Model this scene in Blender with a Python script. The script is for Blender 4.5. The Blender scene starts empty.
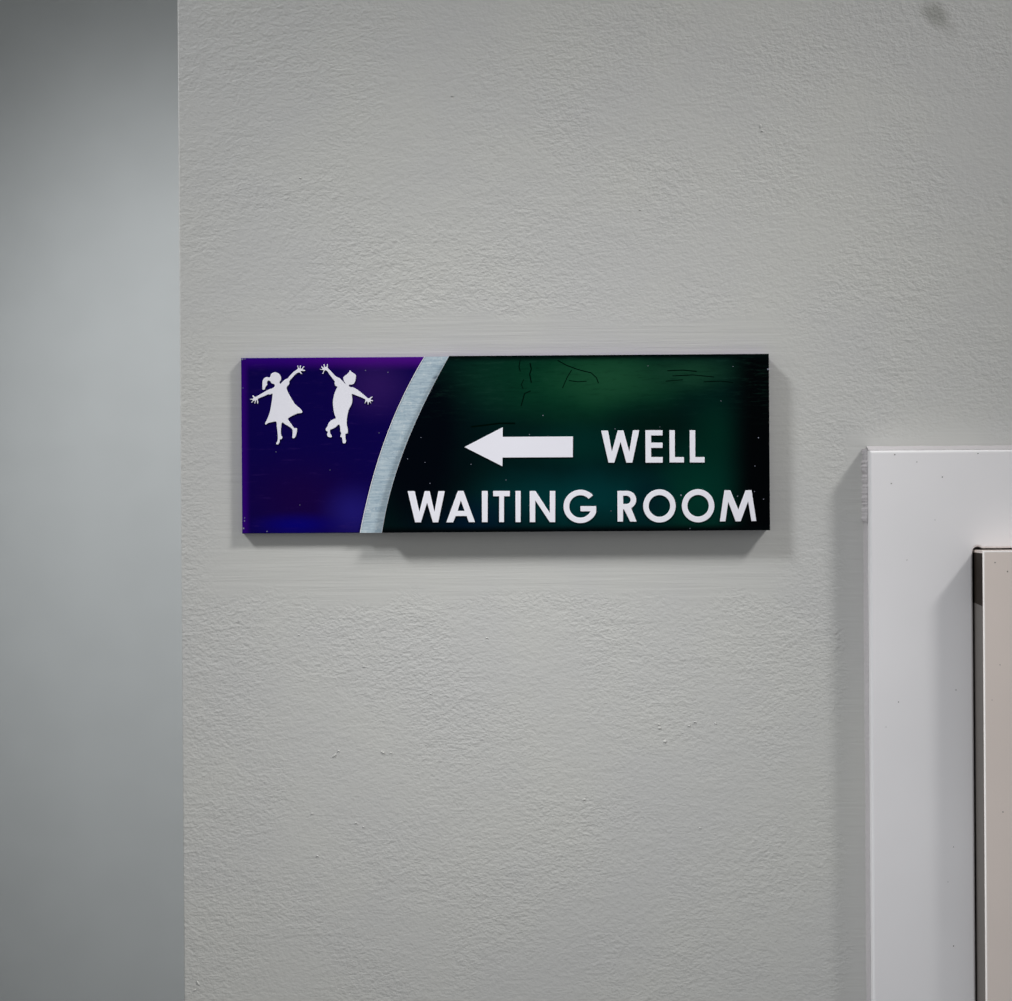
import bpy, bmesh, math, random
import numpy as np
from mathutils import Matrix, Vector
random.seed(4)
C = bpy.context.scene.collection
D = 1.10                      # camera to wall, metres
W = 0.585                     # width of wall seen, metres
FPX = 1012 * D / W
A = 0.0068                    # slight camera roll
Z0 = 2.12                     # camera height
CA, SA = math.cos(A), math.sin(A)

def P(px, py, d=0.0):
    """point of the photo -> (x, z) on the plane standing d in front of the wall"""
    u, v = px - 506, 500.5 - py
    s = (D - d) / FPX
    return ((u * CA + v * SA) * s, (-u * SA + v * CA) * s + Z0)

def srgb(r, g, b):
    f = lambda c: (c / 255 / 12.92) if c / 255 <= .04045 else ((c / 255 + .055) / 1.055) ** 2.4
    return (f(r), f(g), f(b), 1)

# ------------------------------------------------------------------ materials
class NT:
    def __init__(self, name):
        self.m = bpy.data.materials.new(name); self.m.use_nodes = True
        self.t = self.m.node_tree; self.b = self.t.nodes['Principled BSDF']
        self.co = self.n('ShaderNodeTexCoord').outputs['Object']
    def n(self, k, **kw):
        x = self.t.nodes.new(k)
        for a, v in kw.items(): setattr(x, a, v)
        return x
    def l(self, a, b): self.t.links.new(a, b)
    def setb(self, **kw):
        for k, v in kw.items(): self.b.inputs[k.replace('_', ' ')].default_value = v
    def math(self, op, a, b=None, c=None):
        x = self.n('ShaderNodeMath', operation=op)
        for i, v in enumerate((a, b, c)):
            if v is None: continue
            if isinstance(v, (int, float)): x.inputs[i].default_value = v
            else: self.l(v, x.inputs[i])
        return x.outputs[0]
    def mapped(self, scale=(1, 1, 1), loc=(0, 0, 0), rot=(0, 0, 0), src=None):
        # (p - loc) rotated, then scaled
        m1 = self.n('ShaderNodeVectorMath', operation='SUBTRACT'); self.l(src or self.co, m1.inputs[0]); m1.inputs[1].default_value = loc
        r = self.n('ShaderNodeVectorRotate', rotation_type='EULER_XYZ'); r.inputs['Rotation'].default_value = rot; self.l(m1.outputs[0], r.inputs['Vector'])
        m2 = self.n('ShaderNodeVectorMath', operation='MULTIPLY'); self.l(r.outputs[0], m2.inputs[0]); m2.inputs[1].default_value = scale
        return m2.outputs[0]
    def noise(self, scale, det=3, rough=.5, vec=None, dist=0):
        x = self.n('ShaderNodeTexNoise'); x.inputs['Scale'].default_value = scale
        x.inputs['Detail'].default_value = det; x.inputs['Roughness'].default_value = rough; x.inputs['Distortion'].default_value = dist
        self.l(vec or self.co, x.inputs['Vector']); return x.outputs['Fac']
    def rng(self, v, a, b, c=0, d=1, smooth=True):
        x = self.n('ShaderNodeMapRange', interpolation_type='SMOOTHSTEP' if smooth else 'LINEAR')
        self.l(v, x.inputs[0])
        for i, q in enumerate((a, b, c, d)): x.inputs[i + 1].default_value = q
        return x.outputs[0]
    def blob(self, cx, cz, rx, rz, inner=0.0, tilt=0.0, warp=None):
        v = self.mapped((1 / rx, 0, 1 / rz), (cx, 0, cz), (0, tilt, 0))
        ln = self.n('ShaderNodeVectorMath', operation='LENGTH'); self.l(v, ln.inputs[0])
        o = ln.outputs['Value']
        if warp is not None: o = self.math('ADD', o, warp)
        return self.rng(o, 1.0, inner, 0, 1)
    def mix(self, fac, a, b, mode='MIX'):
        x = self.n('ShaderNodeMix', data_type='RGBA', blend_type=mode)
        for s, v in ((x.inputs[0], fac), (x.inputs[6], a), (x.inputs[7], b)):
            if isinstance(v, (int, float, tuple)): s.default_value = v
            else: self.l(v, s)
        return x.outputs[2]
    def bump(self, h, strength=1, dist=.001):
        x = self.n('ShaderNodeBump'); x.inputs['Strength'].default_value = strength; x.inputs['Distance'].default_value = dist
        self.l(h, x.inputs['Height']); self.l(x.outputs[0], self.b.inputs['Normal'])

WALL = srgb(202, 202, 198)
def wall_mat():
    t = NT('painted_wall'); t.setb(Roughness=.55); t.b.inputs['Specular IOR Level'].default_value = .35
    # stipple left by the roller, wider than tall
    v = t.mapped((1, 1, 1.35))
    sepw = t.noise(14, 2)
    n1 = t.noise(235, 2.5, .5, v, .15)
    n2 = t.noise(500, 2, .5, v)
    n3 = t.noise(60, 2, .5, v)
    st = t.math('MULTIPLY_ADD', n2, .8, n1)
    st = t.math('MULTIPLY_ADD', n3, .9, st)
    amp = t.rng(sepw, .35, .65, .55, 1.15)
    st = t.math('MULTIPLY', t.math('SUBTRACT', st, 1.35), amp)
    # brushed smooth bands cut in around the sign: long horizontal strokes
    vb = t.mapped((10, 1, 330))
    nb = t.math('MULTIPLY', t.math('SUBTRACT', t.noise(1, 3, .6, vb), .5), .48)
    x0, zt = P(200, 318); x1, zb = P(790, 600)
    sep = t.n('ShaderNodeSeparateXYZ'); t.l(t.co, sep.inputs[0])
    wob = t.math('MULTIPLY', t.math('SUBTRACT', t.noise(25, 2), .5), .03)
    zz = t.math('ADD', sep.outputs['Z'], wob); xx = t.math('ADD', sep.outputs['X'], wob)
    mk = t.math('MULTIPLY', t.rng(zz, zb - .004, zb + .008), t.rng(zz, zt + .006, zt - .006))
    mk = t.math('MULTIPLY', mk, t.math('MULTIPLY', t.rng(xx, x0 - .01, x0 + .02), t.rng(xx, x1 + .02, x1 - .02)))
    # and a brushed strip along the door casing
    mk2 = t.math('MULTIPLY', t.rng(xx, P(835, 700)[0], P(852, 700)[0]), t.rng(zz, P(900, 425)[1], P(900, 440)[1]))
    mk3 = t.math('MULTIPLY', t.rng(xx, P(850, 440)[0], P(868, 440)[0]), t.math('MULTIPLY', t.rng(zz, P(900, 422)[1], P(900, 432)[1]), t.rng(zz, P(900, 460)[1] - .001, P(900, 455)[1])))
    mk = t.math('MAXIMUM', mk, mk2)
    hx = t.n('ShaderNodeMix', data_type='FLOAT'); t.l(mk, hx.inputs[0]); t.l(st, hx.inputs[2]); t.l(nb, hx.inputs[3])
    t.bump(hx.outputs[0], .44, .0011)
    # smudge near the top right of the photo
    cx, cz = P(936, 16)
    w = t.math('MULTIPLY', t.math('SUBTRACT', t.noise(90, 3), .5), .9)
    sm = t.blob(cx, cz, .0165, .0095, .15, math.radians(-38), w)
    mot = t.noise(9, 3, .6)
    base = t.mix(t.rng(mot, .35, .65), WALL, srgb(199, 199, 197))
    col = t.mix(t.math('MULTIPLY', sm, .5), base, srgb(120, 120, 112))
    t.l(col, t.b.inputs['Base Color'])
    return t.m

def plain(name, col, rough=.5, spec=.5, metallic=0.0, bump=None):
    t = NT(name); t.setb(Base_Color=col, Roughness=rough, Metallic=metallic)
    t.b.inputs['Specular IOR Level'].default_value = spec
    n = t.noise(bump[0] if bump else 40, 3)
    if bump: t.bump(n, bump[1], bump[2])
    c2 = tuple(c * .965 for c in col[:3]) + (1,)
    t.l(t.mix(t.rng(t.noise(12, 3), .3, .7), col, c2), t.b.inputs['Base Color'])
    return t.m

M = {}
M['wall'] = wall_mat()
M['wall_far'] = plain('painted_hall_wall', srgb(198, 202, 202), .6, .3, 0, (150, .25, .001))
M['floor'] = plain('grey_vinyl_floor', srgb(120, 116, 110), .45, .4)
M['ceiling'] = plain('white_ceiling', srgb(225, 225, 222), .8, .2)
M['white_steel'] = plain('white_painted_steel', srgb(248, 246, 248), .36, .5, 0, (55, .05, .001))
M['caulk'] = plain('old_caulk', srgb(200, 196, 198), .6, .3, 0, (500, .7, .0009))
M['door'] = plain('beige_door_paint', srgb(242, 229, 221), .35, .5, 0, (70, .05, .001))
M['strip'] = plain('grey_rubber_strip', srgb(122, 117, 113), .5, .2)
M['dark_brown'] = plain('matte_dark_brown', srgb(52, 45, 40), .7, .1)  # plain dark brown, used for the door stop and the upper door edge
M['white_ink'] = plain('white_acrylic', srgb(247, 246, 255), .45, .3)
M['speck'] = plain('grey_paint_speck', srgb(110, 106, 104), .6, .2)
M['edge_highlight'] = plain('door_edge_highlight', srgb(255, 250, 247), .3, .5)  # edge highlight put into the colour: paler than the door paint
M['dust'] = plain('pale_dust', srgb(138, 140, 156), .7, .2)
M['scratch'] = plain('dark_scratch', srgb(0, 12, 8), .9, .0)

# ------------------------------------------------------------------ helpers
def tag(o, label=None, cat=None, group=None, kind=None):
    for k, v in (('label', label), ('category', cat), ('group', group), ('kind', kind)):
        if v: o[k] = v
    return o
def link(name, me, mats, parent=None, smooth=False):
    for m in (mats if isinstance(mats, (list, tuple)) else [mats]): me.materials.append(m)
    o = bpy.data.objects.new(name, me); C.objects.link(o)
    if parent is not None:
        o.parent = parent
    if smooth: me.shade_smooth() if hasattr(me, 'shade_smooth') else None
    return o
def prism(outline, y0, y1, bevel=0.0, seg=2, pick=None):
    """outline in (x, z); solid from y0 (front) to y1 (back)"""
    bm = bmesh.new()
    f = bm.faces.new([bm.verts.new((x, y0, z)) for x, z in outline])
    r = bmesh.ops.extrude_face_region(bm, geom=[f])
    for v in r['geom']:
        if isinstance(v, bmesh.types.BMVert): v.co.y = y1
    bmesh.ops.recalc_face_normals(bm, faces=bm.faces)
    if bevel:
        es = [e for e in bm.edges if (pick(e) if pick else True)]
        bmesh.ops.bevel(bm, geom=es, offset=bevel, segments=seg, affect='EDGES', profile=.5, clamp_overlap=True)
    return bm
def build(name, bm, mats, parent=None, off=(0, 0, 0)):
    bmesh.ops.translate(bm, verts=bm.verts, vec=[-c for c in off])
    me = bpy.data.meshes.new(name); bm.to_mesh(me); bm.free()
    return link(name, me, mats, parent)
def blobs(bm, items, slot=1, seg=(8, 6)):
    """small lumps: (x, y, z, rx, ry, rz, tilt)"""
    for x, y, z, rx, ry, rz, t in items:
        mt = Matrix.Translation((x, y, z)) @ Matrix.Rotation(t, 4, 'Y') @ Matrix.Diagonal((rx, ry, rz, 1))
        r = bmesh.ops.create_uvsphere(bm, u_segments=seg[0], v_segments=seg[1], radius=1, matrix=mt)
        fs = set(f for v in r['verts'] for f in v.link_faces)
        for f in fs: f.material_index = slot; f.smooth = True
def flat_shape(name, loops, depth, yback, mat, parent, off, bevel=.00012):
    """closed loops in (x, z) (holes included), raised by depth from yback towards the viewer"""
    cu = bpy.data.curves.new(name, 'CURVE'); cu.dimensions = '2D'; cu.fill_mode = 'BOTH'
    cu.extrude = depth / 2 - bevel; cu.bevel_depth = bevel; cu.bevel_resolution = 1; cu.offset = -bevel - .00016
    for lp in loops:
        s = cu.splines.new('POLY'); s.points.add(len(lp) - 1); s.use_cyclic_u = True
        for p, (x, z) in zip(s.points, lp): p.co = (x, z, 0, 1)
    tmp = bpy.data.objects.new('tmp', cu); C.objects.link(tmp)
    dg = bpy.context.evaluated_depsgraph_get(); dg.update()
    me = bpy.data.meshes.new_from_object(tmp.evaluated_get(dg)); me.name = name
    bpy.data.objects.remove(tmp); bpy.data.curves.remove(cu)
    me.materials.clear()
    yc = yback - depth / 2
    for v in me.vertices:
        x, y, z = v.co; v.co = (x - off[0], -z + yc - off[1], y - off[2])
    return link(name, me, mat, parent)
def smooth_loop(pts, n=3, tension=.5):
    out = []; N = len(pts)
    for i in range(N):
        p0, p1, p2, p3 = (np.array(pts[(i + k) % N], float) for k in (-1, 0, 1, 2))
        for j in range(n):
            t = j / n
            out.append(tuple(.5 * ((2 * p1) + (p2 - p0) * t + (2 * p0 - 5 * p1 + 4 * p2 - p3) * t * t + (3 * p1 - p0 - 3 * p2 + p3) * t ** 3)))
    return out

# ------------------------------------------------------------------ the setting
FR = 0.015                                  # casing stands proud of the wall
DR = 0.033                                  # door face
fx0, _ = P(869.5, 455, FR); _, fz = P(880, 450.5, FR)
ox0, _ = P(973.4, 600, FR); _, oz = P(985, 548.0, FR)
dx0, _ = P(983.3, 600, DR); _, dz = P(990, 550.8, DR)
DW = 0.915
dx1 = dx0 + DW; ox1 = dx1 + (dx0 - ox0); fx1 = ox1 + (ox0 - fx0)
xe = P(180.8, 500)[0]
CEIL = 3.9
hx0, hx1, hz = fx0 + .012, fx1 - .012, fz - .012      # rough opening in the wall
wl = [(xe, 0), (xe, CEIL), (2.6, CEIL), (2.6, 0), (hx1, 0), (hx1, hz), (hx0, hz), (hx0, 0)]
bm = prism(wl, 0, .125, .0006, 3, lambda e: all(abs(v.co.x - xe) < 1e-5 for v in e.verts) and abs(e.verts[0].co.z - e.verts[1].co.z) > 1)
nibs = []
for px, py, a, b, t in ((334.5, 755.5, 2.6, 1.0, -.8), (338.6, 751, 1.1, .9, 0), (659.6, 728, 1.6, 1.3, 0), (664.8, 741.5, 1.5, 1.5, .2),
                        (659, 724.5, 1.0, .8, 0), (689, 726, 1.4, 1.0, .3), (695, 722, 1.5, .7, .1), (715.5, 723.5, 1.3, .8, .6),
                        (584.5, 799.5, 1.5, 1.0, -.2), (760.5, 126, .9, 2.2, .2), (762, 131, 1.6, .9, .4), (299, 635, .8, .8, 0),
                        (364, 666.5, 1.5, .7, 0), (431, 694, .7, .7, 0), (383, 752.5, 2.8, .6, .5), (391, 753, 1.0, .7, 0),
                        (312, 813.5, 1.1, .8, 0), (356, 823, 1.2, .9, .3), (363.5, 827, .9, .9, 0), (317.5, 856, 1.4, .8, .4),
                        (700, 828, 1, .7, 0), (198, 983, 1, 2.8, -.5), (195, 990, 2, .8, -.5), (487, 638, 1.2, .6, 0), (300, 178, 1, .7, 0),
                        (640, 210, 1, .6, .3), (452, 96, 1.2, .6, 0)):
    x, z = P(px, py); s = W / 1012
    nibs.append((x, 0, z, a * s, .0006, b * s, t))
blobs(bm, nibs, 0)
for f in bm.faces:
    if len(f.verts) == 4 and abs(f.normal.x) > .05 and abs(f.normal.y) > .05: f.smooth = True
o = build('wall_front', bm, M['wall']); tag(o, kind='structure')

def slab(name, lo, hi, mat):
    bm = bmesh.new(); bmesh.ops.create_cube(bm, size=1)
    for v in bm.verts: v.co = [lo[i] + (v.co[i] + .5) * (hi[i] - lo[i]) for i in range(3)]
    o = build(name, bm, mat); tag(o, kind='structure'); return o
BY = 1.75
slab('wall_back', (-3.2, BY, 0), (2.6, BY + .12, CEIL), M['wall_far'])
slab('floor', (-3.2, -3.0, -.1), (2.6, BY + .12, 0), M['floor'])
slab('ceiling', (-3.2, -3.0, CEIL), (2.6, BY + .12, CEIL + .1), M['ceiling'])

# steel door casing: a U outline with a rounded weld notch in the inner corner
s = W / 1012
def arc(cx, cz, r, a0, a1, n=8):
    return [(cx + r * math.cos(a0 + (a1 - a0) * i / n), cz + r * math.sin(a0 + (a1 - a0) * i / n)) for i in range(n + 1)]
r = 5.2 * s
notch = arc(ox0 + r * .98, oz - r * .72, r, math.pi, math.radians(42), 10)
outl = [(fx0, 0), (fx0, fz), (fx1, fz), (fx1, 0), (ox1, 0), (ox1, oz), (ox1 - .01, oz)] + notch[::-1] + [(ox0, 0)]
outl = [outl[i] for i in range(len(outl))]
bm = prism(outl, -FR, .10, .0016, 4, lambda e: max(v.co.y for v in e.verts) < -FR + 1e-6)
sp = []
for px, py, q in ((894.8, 454.6, .9), (916.8, 462, .7), (942.3, 477, .9), (891.3, 483.5, .8), (953.5, 847, .6), (935, 520, .5),
                  (898.5, 702, .8), (956, 690, .7), (953.5, 946, .9), (886, 727, .5), (948, 882, .5), (978, 453.5, .8), (907, 560, .5)):
    x, z = P(px, py, FR); sp.append((x, -FR, z, q * s, .0001, q * s, 0))
sp = [(a, b, c_, d * .72, e, f * .72, g) for a, b, c_, d, e, f, g in sp]
blobs(bm, sp, 1)
trim = build('trim_1', bm, [M['white_steel'], M['speck']], off=(fx0, 0, 0)); trim.location = (fx0, 0, 0); tag(trim, kind='structure')
# ragged bead of caulk along the outer edge, thicker across the top
bm = bmesh.new()
def bead(path, wid, out):
    rows = []
    N = len(path)
    for i, (x, z, nx, nz, k) in enumerate(path):
        w = wid * k; prof = [(0, 0), (.15, .85), (.45, 1.0), (.8, .6), (1, 0)]
        # from frame side outward, hugging wall
        rows.append([bm.verts.new((x + nx * w * a, -out * (1 - a) * (0.6 + .4 * b) if a < 1 else .0002, z + nz * w * a)) for a, b in prof])
    for a, b in zip(rows, rows[1:]):
        for i in range(len(a) - 1):
            f = bm.faces.new((a[i], a[i + 1], b[i + 1], b[i])); f.smooth = True
    return rows
random.seed(7)
wv = lambda i, sd: .5 * math.sin(i * .9 + sd) + .3 * math.sin(i * 2.3 + sd * 2) + .2 * math.sin(i * 4.1)
n = 260
top = [(fx0 + .0012 + i * (fx1 - fx0 - .0012) / n, fz - .0003, 0, 1, 1 + .06 * wv(i, 1)) for i in range(n + 1)]
bead(top, 5.6 * s, .0085)
side = []
for i in range(700):
    z = fz + .0012 - i * .0006
    if i >= 70: z = fz + .0012 - 70 * .0006 - (i - 70) * .003
    rag = random.uniform(-.9, .9) if i < 70 else .15 * wv(i * .13, 3)
    side.append((fx0 + .0003, z, -1, 0, (1.15 if i < 70 else .8) + .5 * rag))
side.append((fx0 + .0003, .001, -1, 0, 1))
bead(side, 3.0 * s, .0118)
bmesh.ops.recalc_face_normals(bm, faces=bm.faces)
build('caulk_bead', bm, M['caulk'], trim, off=(fx0, 0, 0))
bm = prism([(ox0 - .0005, .001), (ox0 - .0005, oz + .002), (ox1, oz + .002), (ox1, .001), (ox1 - .02, .001), (ox1 - .02, oz - .02), (ox0 + .02, oz - .02), (ox0 + .02, .001)], .048, .062)
build('door_stop', bm, M['dark_brown'], trim, off=(fx0, 0, 0))
# the door leaf
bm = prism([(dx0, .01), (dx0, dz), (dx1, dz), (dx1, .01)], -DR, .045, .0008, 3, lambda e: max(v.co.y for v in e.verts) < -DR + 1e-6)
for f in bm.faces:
    if abs(f.normal.y) > .05 and abs(f.normal.y) < .97: f.material_index = 2; f.smooth = True  # front bevel takes the painted highlight
dd = []
for px, py, q in ((995, 562.5, .6), (1007.5, 571.5, .7), (1000, 665, .5), (992, 700, .4), (1003, 812, .6)):
    x, z = P(px, py, DR); dd.append((x, -DR, z, q * s, .0001, q * s, 0))
blobs(bm, dd, 1)
door = build('door_1', bm, [M['door'], M['speck'], M['edge_highlight']], off=(dx0, 0, 0)); door.location = (dx0, 0, 0); tag(door, kind='structure')
# the leaf's hanging edge: a grey seal whose top is cut at a slant, dark brown edge above it
gz0 = P(974, 599.5, .006)[1]; gz1 = P(983, 606.5, DR)[1]
def edge_strip(name, corners, mat, lab):
    x0, x1 = dx0 - .0001, dx0 + .0004
    bm = bmesh.new(); vs = []
    for x in (x0, x1):
        vs.append([bm.verts.new((x, y, z)) for y, z in corners])
    bm.faces.new(vs[0]); bm.faces.new(vs[1][::-1])
    for i in range(4):
        j = (i + 1) % 4; bm.faces.new((vs[0][i], vs[0][j], vs[1][j], vs[1][i]))
    bmesh.ops.recalc_face_normals(bm, faces=bm.faces)
    o = build(name, bm, mat, door, off=(dx0, 0, 0)); o['label'] = lab
yf, yb = -DR + .0014, .044
zb = gz0 + (gz0 - gz1) * (yb + .006) / (DR - .006) * .4
edge_strip('edge_seal', [(yf, .012), (yf, gz1), (yb, zb), (yb, .012)], M['strip'], 'grey seal along the door edge')
edge_strip('door_edge', [(yf, gz1), (yf, dz - .0014), (yb, dz - .0014), (yb, zb)], M['dark_brown'], 'dark brown door edge above the seal')

# ------------------------------------------------------------------ the sign
T1, T2 = .0051, .0102                    # purple base plate, then the thicker green plate
def avg(*a): return sum(a) / len(a)
sx0 = avg(P(240.9, 358, T1)[0], P(242.2, 533, T1)[0])
sx1 = avg(P(768.8, 355, T2)[0], P(770.2, 530, T2)[0])
szt = avg(P(241.3, 357.4, T1)[1], P(768, 354.4, T2)[1])
szb = avg(P(243, 533.6, T1)[1], P(769, 530.2, T2)[1])
root = bpy.data.objects.new('wall_sign', None); C.objects.link(root)
ro = ((sx0 + sx1) / 2, 0, szb); root.location = ro; root.empty_display_size = .05
tag(root, 'rectangular purple and dark green acrylic wall sign pointing left to the waiting room', 'sign')
L = lambda px, py, d=T2: (P(px, py, d)[0] - ro[0], P(px, py, d)[1] - ro[2])

# purple plate: deep violet, more magenta along its top and left margins
t = NT('violet_acrylic'); t.setb(Roughness=.22); t.b.inputs['Specular IOR Level'].default_value = .05
sep = t.n('ShaderNodeSeparateXYZ'); t.l(t.co, sep.inputs[0])
lx0 = sx0 - ro[0]; H = szt - szb
base = srgb(10, 0, 74)
c = t.mix(t.blob(*L(300, 500), .05, .035), base, srgb(22, 0, 66))
c = t.mix(t.blob(*L(270, 400), .03, .035), c, srgb(11, 0, 76))
c = t.mix(t.blob(*L(375, 385), .030, .026), c, srgb(44, 20, 92))
c = t.mix(t.blob(*L(352, 512), .024, .022), c, srgb(30, 22, 112))
c = t.mix(t.blob(*L(295, 525), .035, .009), c, srgb(6, 0, 112))
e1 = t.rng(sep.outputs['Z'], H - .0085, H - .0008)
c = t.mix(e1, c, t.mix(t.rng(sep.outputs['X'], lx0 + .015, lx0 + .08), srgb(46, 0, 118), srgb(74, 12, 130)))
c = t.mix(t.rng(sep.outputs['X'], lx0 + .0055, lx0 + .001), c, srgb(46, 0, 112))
sc = t.noise(1, 4, .7, t.mapped((60, 1, 420)))
c = t.mix(t.math('MULTIPLY', t.rng(sc, .55, .75), .22), c, srgb(60, 36, 110))
t.l(c, t.b.inputs['Base Color']); t.bump(sc, .06, .0004)
M['violet'] = t.m

# green plate print
t = NT('deep_green_acrylic'); t.setb(Roughness=.22); t.b.inputs['Specular IOR Level'].default_value = .03
sep = t.n('ShaderNodeSeparateXYZ'); t.l(t.co, sep.inputs[0])
w = t.math('MULTIPLY', t.math('SUBTRACT', t.noise(28, 3), .5), .45)
c = srgb(0, 24, 24)
def bl(px, py, rx, ry, col, k=1.0, inner=0, tilt=0):
    global c
    cx, cz = L(px, py)
    m = t.blob(cx, cz, rx * s, ry * s, inner, tilt, w)
    c = t.mix(t.math('MULTIPLY', m, k), c, srgb(*col))
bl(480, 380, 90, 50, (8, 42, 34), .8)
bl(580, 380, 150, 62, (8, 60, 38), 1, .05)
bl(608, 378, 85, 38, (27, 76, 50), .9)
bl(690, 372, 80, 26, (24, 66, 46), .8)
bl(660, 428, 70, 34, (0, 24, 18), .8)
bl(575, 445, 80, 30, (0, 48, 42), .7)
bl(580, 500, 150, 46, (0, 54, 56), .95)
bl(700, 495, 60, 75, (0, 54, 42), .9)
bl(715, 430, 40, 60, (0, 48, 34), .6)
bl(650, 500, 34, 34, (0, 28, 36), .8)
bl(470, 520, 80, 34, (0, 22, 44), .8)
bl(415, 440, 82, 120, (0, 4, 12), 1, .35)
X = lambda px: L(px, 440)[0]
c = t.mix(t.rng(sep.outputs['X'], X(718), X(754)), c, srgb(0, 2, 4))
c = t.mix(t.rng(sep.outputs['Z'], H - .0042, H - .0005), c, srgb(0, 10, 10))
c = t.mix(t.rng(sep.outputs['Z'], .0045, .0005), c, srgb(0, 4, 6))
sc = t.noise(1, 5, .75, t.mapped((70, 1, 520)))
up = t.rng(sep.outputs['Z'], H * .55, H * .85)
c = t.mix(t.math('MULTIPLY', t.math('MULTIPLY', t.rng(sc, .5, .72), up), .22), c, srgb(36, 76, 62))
c = t.mix(t.math('MULTIPLY', t.math('MULTIPLY', t.rng(sc, .48, .36), up), .3), c, srgb(0, 18, 14))
t.l(c, t.b.inputs['Base Color']); t.bump(sc, .06, .0004)
M['green'] = t.m

# silver band
t = NT('brushed_silver'); t.setb(Metallic=.3, Roughness=.42)
sc = t.noise(1, 4, .7, t.mapped((90, 1, 900)))
n2 = t.noise(420, 3, .65)
c = t.mix(t.rng(sc, .3, .7), srgb(166, 190, 206), srgb(214, 230, 238))
c = t.mix(t.math('MULTIPLY', t.rng(n2, .55, .75), .5), c, srgb(244, 250, 252))
c = t.mix(t.math('MULTIPLY', t.rng(n2, .45, .3), .5), c, srgb(158, 178, 196))
c = t.mix(t.math('MULTIPLY', t.blob(*L(435, 377), 5 * s, 2.2 * s, .1, math.radians(25)), .8), c, srgb(116, 130, 146))
t.l(c, t.b.inputs['Base Color']); t.bump(sc, .08, .0003)
M['silver'] = t.m
M['silver_edge'] = plain('pale_band_edge', srgb(252, 250, 252), .4, .5)  # near-white strips along both edges of the band

# arc edges (photo points)
lp = [(388, 55), (340, 137), (300, 212), (240, 352), (185, 500), (140, 650), (108, 780), (92, 866)]
rp = [(503, 53), (410, 225), (340, 378), (290, 500), (250, 618), (215, 752), (195, 864)]
def fit(pts):
    xs = np.array([p[0] / 4.6 + 340 for p in pts]); ys = np.array([p[1] / 4.6 + 345 for p in pts])
    w = [L(a, b, T1) for a, b in zip(xs, ys)]
    return np.polyfit([q[1] for q in w], [q[0] for q in w], 3)
fl, fr = fit(lp), fit(rp)
zs = np.linspace(0, H, 33)
la = [(float(np.polyval(fl, z)), float(z)) for z in zs]; ra = [(float(np.polyval(fr, z)), float(z)) for z in zs]
hw = (sx1 - sx0) / 2
front_only = lambda y: (lambda e: max(v.co.y for v in e.verts) < y + 1e-6)
bm = prism([(-hw, 0), (-hw, H), (hw - .0006, H), (hw - .0006, 0)], -T1, 0, .0003, 2, front_only(-T1))
ds = []
for px, py, q in ((243.6, 528.4, .8), (267, 531.5, .6), (242.3, 359.3, .9), (245, 359, .6), (365.5, 370.5, .45), (388, 372.3, .45), (244.6, 518, .5),
                  (244.5, 521, .6), (243, 388, .35), (379, 433, .4), (276, 452, .35), (330, 470, .35), (300, 505, .3)):
    x, z = L(px, py, T1); ds.append((x, -T1, z, q * s, .0001, q * s, 0))
blobs(bm, ds, 1)
purple = build('purple_panel', bm, [M['violet'], M['dust']], root); purple['label'] = 'thin glossy violet plate with two white dancing children'
e = .0004
bm = prism(la + ra[::-1], -T1 - .0008, -T1 + .0002)
band = build('silver_band', bm, M['silver'], root); band['label'] = 'curved brushed silver stripe'
for nm, ed, d in (('band_edge', la, 1), ('band_edge', ra, -1)):
    bm = prism(ed + [(x + d * .55 * s, z) for x, z in ed[::-1]], -T1 - .00105, -T1 - .0007)
    build(nm, bm, M['silver_edge'], band)
bm = prism([(x + .0001, z) for x, z in ra] + [(hw, H), (hw, 0)], -T2, -T1 + .0001, .00025, 1, front_only(-T2))
ds = []
for px, py, q in ((471, 464.3, .5), (529.5, 434.5, .5), (506, 480, .45), (421, 437.5, .45), (407.5, 459, .5), (430, 483.5, .45), (543, 415.5, .5),
                  (425, 462.5, .35), (681, 495.3, .8), (737.5, 496.3, .55), (763.5, 499.2, .5), (611, 511, .4), (758.5, 437.8, .6), (755, 466, .4),
                  (754.5, 491.5, .4), (690, 528.5, .5), (615, 429, .4), (648, 366, .4), (733, 366.5, .4), (768, 369.3, .9), (660, 427, .3), (721, 401, .3)):
    x, z = L(px, py); ds.append((x, -T2, z, q * s, .0001, q * s, 0))
blobs(bm, ds, 1)
def ribbon(pts, wpx):
    pts = [L(a, b) for a, b in pts]
    for (x0, z0), (x1, z1) in zip(pts, pts[1:]):
        l = math.hypot(x1 - x0, z1 - z0) or 1; nx, nz = -(z1 - z0) / l * wpx * s / 2, (x1 - x0) / l * wpx * s / 2
        f = bm.faces.new([bm.verts.new((a, -T2 - .00003, b)) for a, b in ((x0 + nx, z0 + nz), (x1 + nx, z1 + nz), (x1 - nx, z1 - nz), (x0 - nx, z0 - nz))])
        f.normal_update()
        if f.normal.y > 0: f.normal_flip()
        f.material_index = 2
q = lambda pts: [(420 + a / 2.891, 350 + b / 2.891) for a, b in pts]
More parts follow.
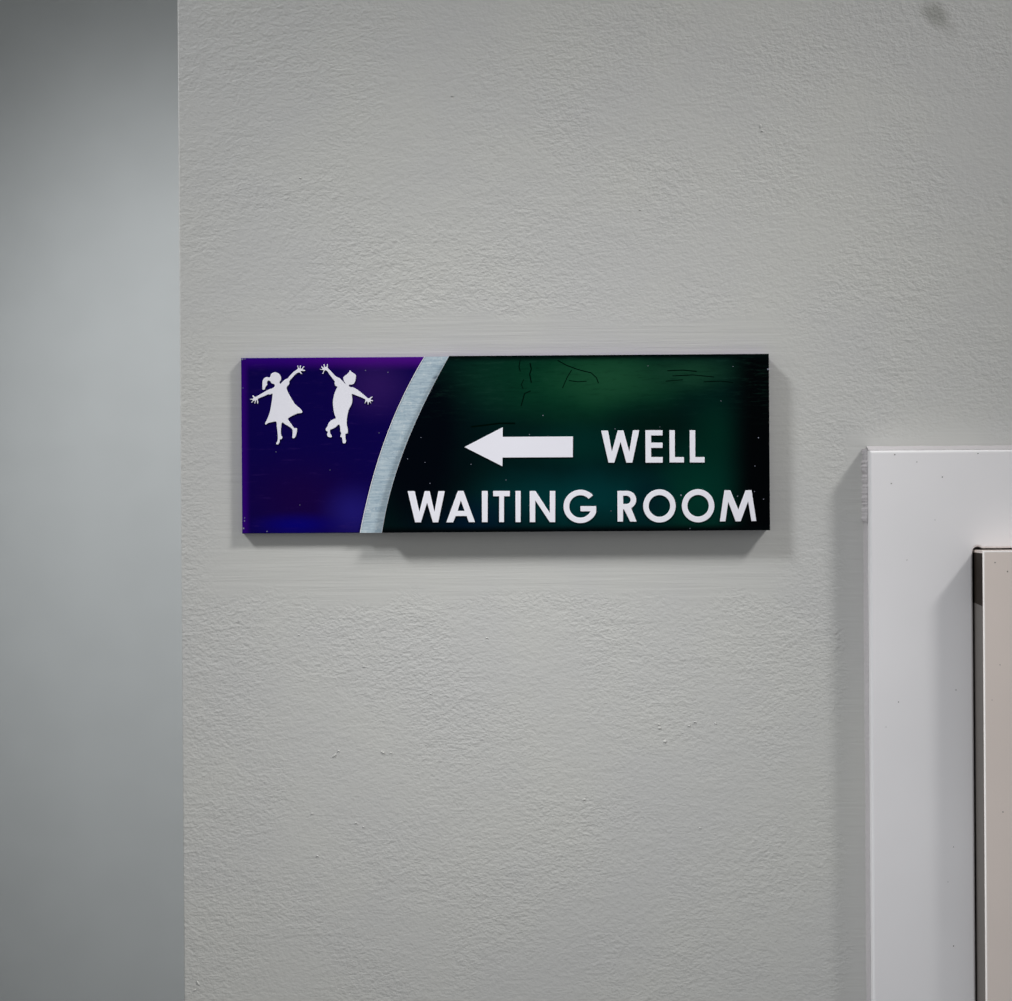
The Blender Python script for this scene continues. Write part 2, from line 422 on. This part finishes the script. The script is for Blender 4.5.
for pts, wd in ((q([(318, 38), (322, 55), (317, 70), (322, 95)]), 1.1), (q([(290, 28), (286, 48), (290, 62)]), .8), (q([(300, 85), (293, 100), (298, 112)]), .7),
                (q([(320, 118), (302, 126), (298, 142), (292, 162)]), 1.0), (q([(398, 30), (425, 45), (462, 58), (495, 66), (510, 80), (516, 96)]), .9),
                (q([(438, 58), (425, 80), (412, 110)]), .8), (q([(430, 88), (455, 92), (482, 90)]), .8), (q([(148, 222), (190, 217), (230, 212), (275, 212)]), 1.6),
                (q([(715, 60), (760, 58), (800, 62)]), .9), (q([(730, 75), (790, 72), (850, 78)]), .8), (q([(820, 92), (870, 90), (905, 94)]), .8), (q([(710, 90), (760, 86)]), .7)):
    ribbon(pts, wd)
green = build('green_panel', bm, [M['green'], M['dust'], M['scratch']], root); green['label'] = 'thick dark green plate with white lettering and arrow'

# lettering (photo outlines), cut from thin white sheet
RZ = .0006
def shape(name, loops, parent, plate, lab=None):
    # loops already in photo pixels; raised from the given plate
    ls = [[(P(a, b, plate + RZ)[0], P(a, b, plate + RZ)[1]) for a, b in lp] for lp in loops]
    o = flat_shape(name, ls, RZ, -plate, M['white_ink'], parent, ro)
    if lab: o['label'] = lab
    return o
k4 = lambda pts: [(590 + a / 5.326, 420 + b / 5.326) for a, b in pts]
k3 = lambda pts: [(400 + a / 5.06, 480 + b / 5.06) for a, b in pts]
def ell(cx, cy, rx, ry, a0=0, a1=360, n=56):
    return [(cx + rx * math.cos(math.radians(a0 + (a1 - a0) * i / n)), cy + ry * math.sin(math.radians(a0 + (a1 - a0) * i / n))) for i in range(n + (0 if a1 - a0 == 360 else 1))]
G = {}
letters = []
# WELL
letters.append([k4([(58, 55), (97, 55), (117, 163), (147, 54), (179, 54), (209, 163), (228, 53), (264, 53), (227, 229), (192, 229), (163, 122), (131, 229), (97, 229)])])
letters.append([k4([(294, 53), (388, 53), (388, 84), (327, 84), (327, 119), (388, 119), (388, 150), (327, 150), (327, 196), (389, 196), (389, 229), (294, 229)])])
letters.append([k4([(422, 53), (453, 53), (453, 196), (502, 196), (502, 228), (422, 228)])])
letters.append([k4([(530, 53), (562, 53), (562, 196), (612, 196), (612, 228), (530, 228)])])
# WAITING
letters.append([k3([(37, 55), (75, 55), (98, 155), (124, 55), (151, 55), (174, 155), (193, 55), (228, 55), (195, 216), (165, 216), (137, 120), (107, 216), (75, 216)])])
letters.append([k3([(232, 216), (292, 54), (322, 54), (382, 215), (347, 215), (336, 184), (283, 184), (270, 216)]), k3([(293, 155), (325, 155), (308, 108)])])
letters.append([k3([(413, 54), (445, 54), (445, 215), (413, 215)])])
letters.append([k3([(470, 54), (557, 54), (557, 84), (528, 84), (528, 215), (500, 215), (500, 84), (470, 84)])])
letters.append([k3([(583, 54), (612, 54), (612, 215), (583, 215)])])
letters.append([k3([(655, 54), (686, 54), (757, 162), (757, 54), (787, 54), (787, 215), (757, 215), (686, 108), (686, 215), (655, 215)])])
go = ell(913, 134, 87, 86, -40, -360 + 0, 60)       # outer, from upper right anticlockwise round to the bar end
gi = ell(913, 134, 55, 55, -36, -332, 50)
outer = [(913 + 87 * math.cos(math.radians(a)), 134 + 86 * math.sin(math.radians(a))) for a in np.linspace(-41, -362, 60)]
inner = [(913 + 55 * math.cos(math.radians(a)), 134 + 55 * math.sin(math.radians(a))) for a in np.linspace(-332, -41, 50)]
outer[-1] = (994, 131)
outer = [(x if x < 994 else 994, y) for x, y in outer]
letters.append([k3(outer + [(912, 131), (912, 160)] + inner)])
# ROOM
bowl = [(200, 376)] + ell(198, 425.5, 50, 49.5, -80, 62, 18)
cnt = [(178, 405), (194, 405)] + ell(194, 425.5, 21, 20.5, -80, 80, 10) + [(194, 446), (178, 446)]
letters.append([k4([(145, 376)] + bowl + [(251, 543), (213, 543), (180, 478), (178, 478), (178, 543), (145, 543)]), k4(cnt)])
letters.append([k4(ell(370, 458, 88, 90)), k4(ell(370, 458, 55.5, 56))])
letters.append([k4(ell(576, 457, 88, 90)), k4(ell(576, 457, 55.5, 56))])
letters.append([[(700 + a / 10.01, 480 + b / 10.01) for a, b in ((195, 418), (243, 100), (306, 100), (384, 290), (455, 100), (518, 100), (568, 413), (512, 416), (481, 225), (410, 417), (355, 418), (284, 230), (258, 418))]])
for lp_ in letters: shape('letter', lp_, green, T2)
shape('left_arrow', [[(450 + a / 6.747, 415 + b / 6.747) for a, b in ((93, 216), (357, 80), (357, 146), (831, 143), (831, 287), (357, 289), (356, 350))]], green, T2)
girl = [(275,190),(285,160),(305,142),(332,133),(362,140),(388,160),(403,190),(403,220),(388,245),(393,262),(415,240),(440,218),(458,207),(470,205),(500,170),(540,130),(585,95),(578,68),(590,58),(600,85),(604,90),(612,60),(625,58),(622,90),(630,92),(652,66),(662,74),(645,103),(668,108),(668,126),(640,125),(622,128),(637,150),(628,160),(605,143),(590,145),(560,165),(520,210),(495,240),(497,262),(482,285),(468,300),(468,325),(485,365),(520,430),(560,490),(600,525),(625,548),(640,575),(632,592),(590,598),(540,618),(500,640),(480,658),(510,700),(545,752),(575,755),(582,775),(575,820),(560,862),(540,875),(524,865),(526,820),(524,775),(490,745),(450,722),(415,700),(405,740),(402,800),(405,835),(418,855),(412,880),(390,890),(388,915),(370,942),(350,942),(343,928),(358,900),(362,850),(356,780),(350,735),(345,690),(300,695),(260,705),(235,722),(222,718),(222,700),(245,655),(270,590),(285,520),(298,440),(303,390),(300,378),(275,390),(262,385),(215,405),(155,430),(145,440),(150,470),(143,490),(133,487),(130,455),(125,455),(113,488),(102,486),(107,458),(98,458),(75,480),(66,472),(82,448),(56,445),(54,433),(85,428),(90,420),(80,400),(88,390),(108,405),(118,408),(160,385),(220,350),(265,325),(305,312),(328,290),(322,272),(295,262),(277,238),(258,232),(247,255),(250,275),(232,300),(222,325),(208,335),(192,328),(190,290),(192,240),(200,215),(220,195),(245,187)]
boy = [(365,255),(352,235),(345,200),(352,185),(375,165),(405,140),(415,118),(428,113),(440,128),(465,145),(490,165),(490,200),(482,240),(465,268),(440,278),(418,278),(413,290),(425,297),(465,305),(510,330),(560,370),(610,412),(628,425),(668,405),(676,415),(655,437),(678,448),(680,462),(655,460),(660,480),(655,490),(640,470),(634,475),(630,498),(618,497),(615,470),(605,465),(592,488),(583,482),(590,455),(590,442),(560,425),(510,405),(450,383),(448,400),(452,450),(440,500),(410,560),(398,610),(390,660),(390,720),(400,770),(400,810),(385,825),(375,825),(375,870),(382,905),(375,925),(358,932),(340,925),(335,890),(330,865),(315,858),(312,845),(322,820),(312,790),(310,750),(298,722),(265,750),(225,772),(205,780),(205,815),(222,845),(220,860),(200,865),(175,855),(165,830),(172,800),(155,790),(150,765),(170,735),(180,705),(205,675),(240,655),(262,645),(245,600),(235,540),(230,470),(240,400),(255,350),(275,310),(278,300),(255,285),(248,255),(250,240),(220,200),(190,160),(170,130),(150,118),(140,125),(125,157),(112,152),(125,120),(118,113),(92,112),(88,100),(112,97),(98,75),(105,65),(130,82),(125,50),(140,45),(148,72),(160,72),(165,45),(178,45),(180,90),(210,120),(250,165),(285,190),(310,200),(340,230)]
shape('girl_silhouette', [smooth_loop([(245 + a / 11.13, 360 + b / 11.13) for a, b in girl])], purple, T1, 'white cutout of a girl with ponytail and dress leaping')
shape('boy_silhouette', [smooth_loop([(312 + a / 11.13, 360 + b / 11.13) for a, b in boy])], purple, T1, 'white cutout of a boy with raised arm leaping')

# ------------------------------------------------------------------ light
def spot(name, loc, aim, power, ang, blend, rad, col=(1, 1, 1)):
    l = bpy.data.lights.new(name, 'SPOT'); l.energy = power; l.spot_size = math.radians(ang); l.spot_blend = blend
    l.shadow_soft_size = rad; l.color = col
    o = bpy.data.objects.new(name, l); C.objects.link(o); o.location = loc
    o.rotation_euler = (Vector(aim) - Vector(loc)).to_track_quat('-Z', 'Y').to_euler(); return o
cz = ro[2]
LY, LZ, LX = -.95, 1.65, 1.38  # lamps set by the sign's shadows, cones narrowed to imitate lens vignetting
spot('ceiling_downlight_right', (ro[0] + LX, LY, cz + LZ), (0.0, 0, cz + .03), 250, 14.8, 1, .27, (1, .985, .965))
spot('ceiling_downlight_left', (ro[0] - LX, LY, cz + LZ), (0.0, 0, cz + .03), 250, 14.8, 1, .27, (.97, .985, 1))
spot('hall_wall_fill', (-.75, .2, CEIL - .25), (-.34, BY, cz - .07), 148, 39, 1, .2, (.975, .985, 1))  # unseen lamp, added to brighten the middle of the hall wall
w = bpy.data.worlds.new('room_light'); w.use_nodes = True
w.node_tree.nodes['Background'].inputs[0].default_value = (.96, .98, 1, 1)
w.node_tree.nodes['Background'].inputs[1].default_value = .34
bpy.context.scene.world = w

# ------------------------------------------------------------------ camera
cam = bpy.data.cameras.new('camera'); co = bpy.data.objects.new('camera', cam); C.objects.link(co)
cam.sensor_fit = 'HORIZONTAL'; cam.sensor_width = 36; cam.lens = 36 * D / W
cam.clip_start = .01
cam.dof.use_dof = True; cam.dof.focus_distance = D - .006; cam.dof.aperture_fstop = 5.6
co.matrix_world = Matrix.Translation((0, -D, Z0)) @ Matrix.Rotation(math.pi / 2, 4, 'X') @ Matrix.Rotation(-A, 4, 'Z')
sc_ = bpy.context.scene; sc_.camera = co
vs = sc_.view_settings; vs.view_transform = 'Standard'; vs.look = 'None'; vs.gamma = 1; vs.use_curve_mapping = False; vs.exposure = 0
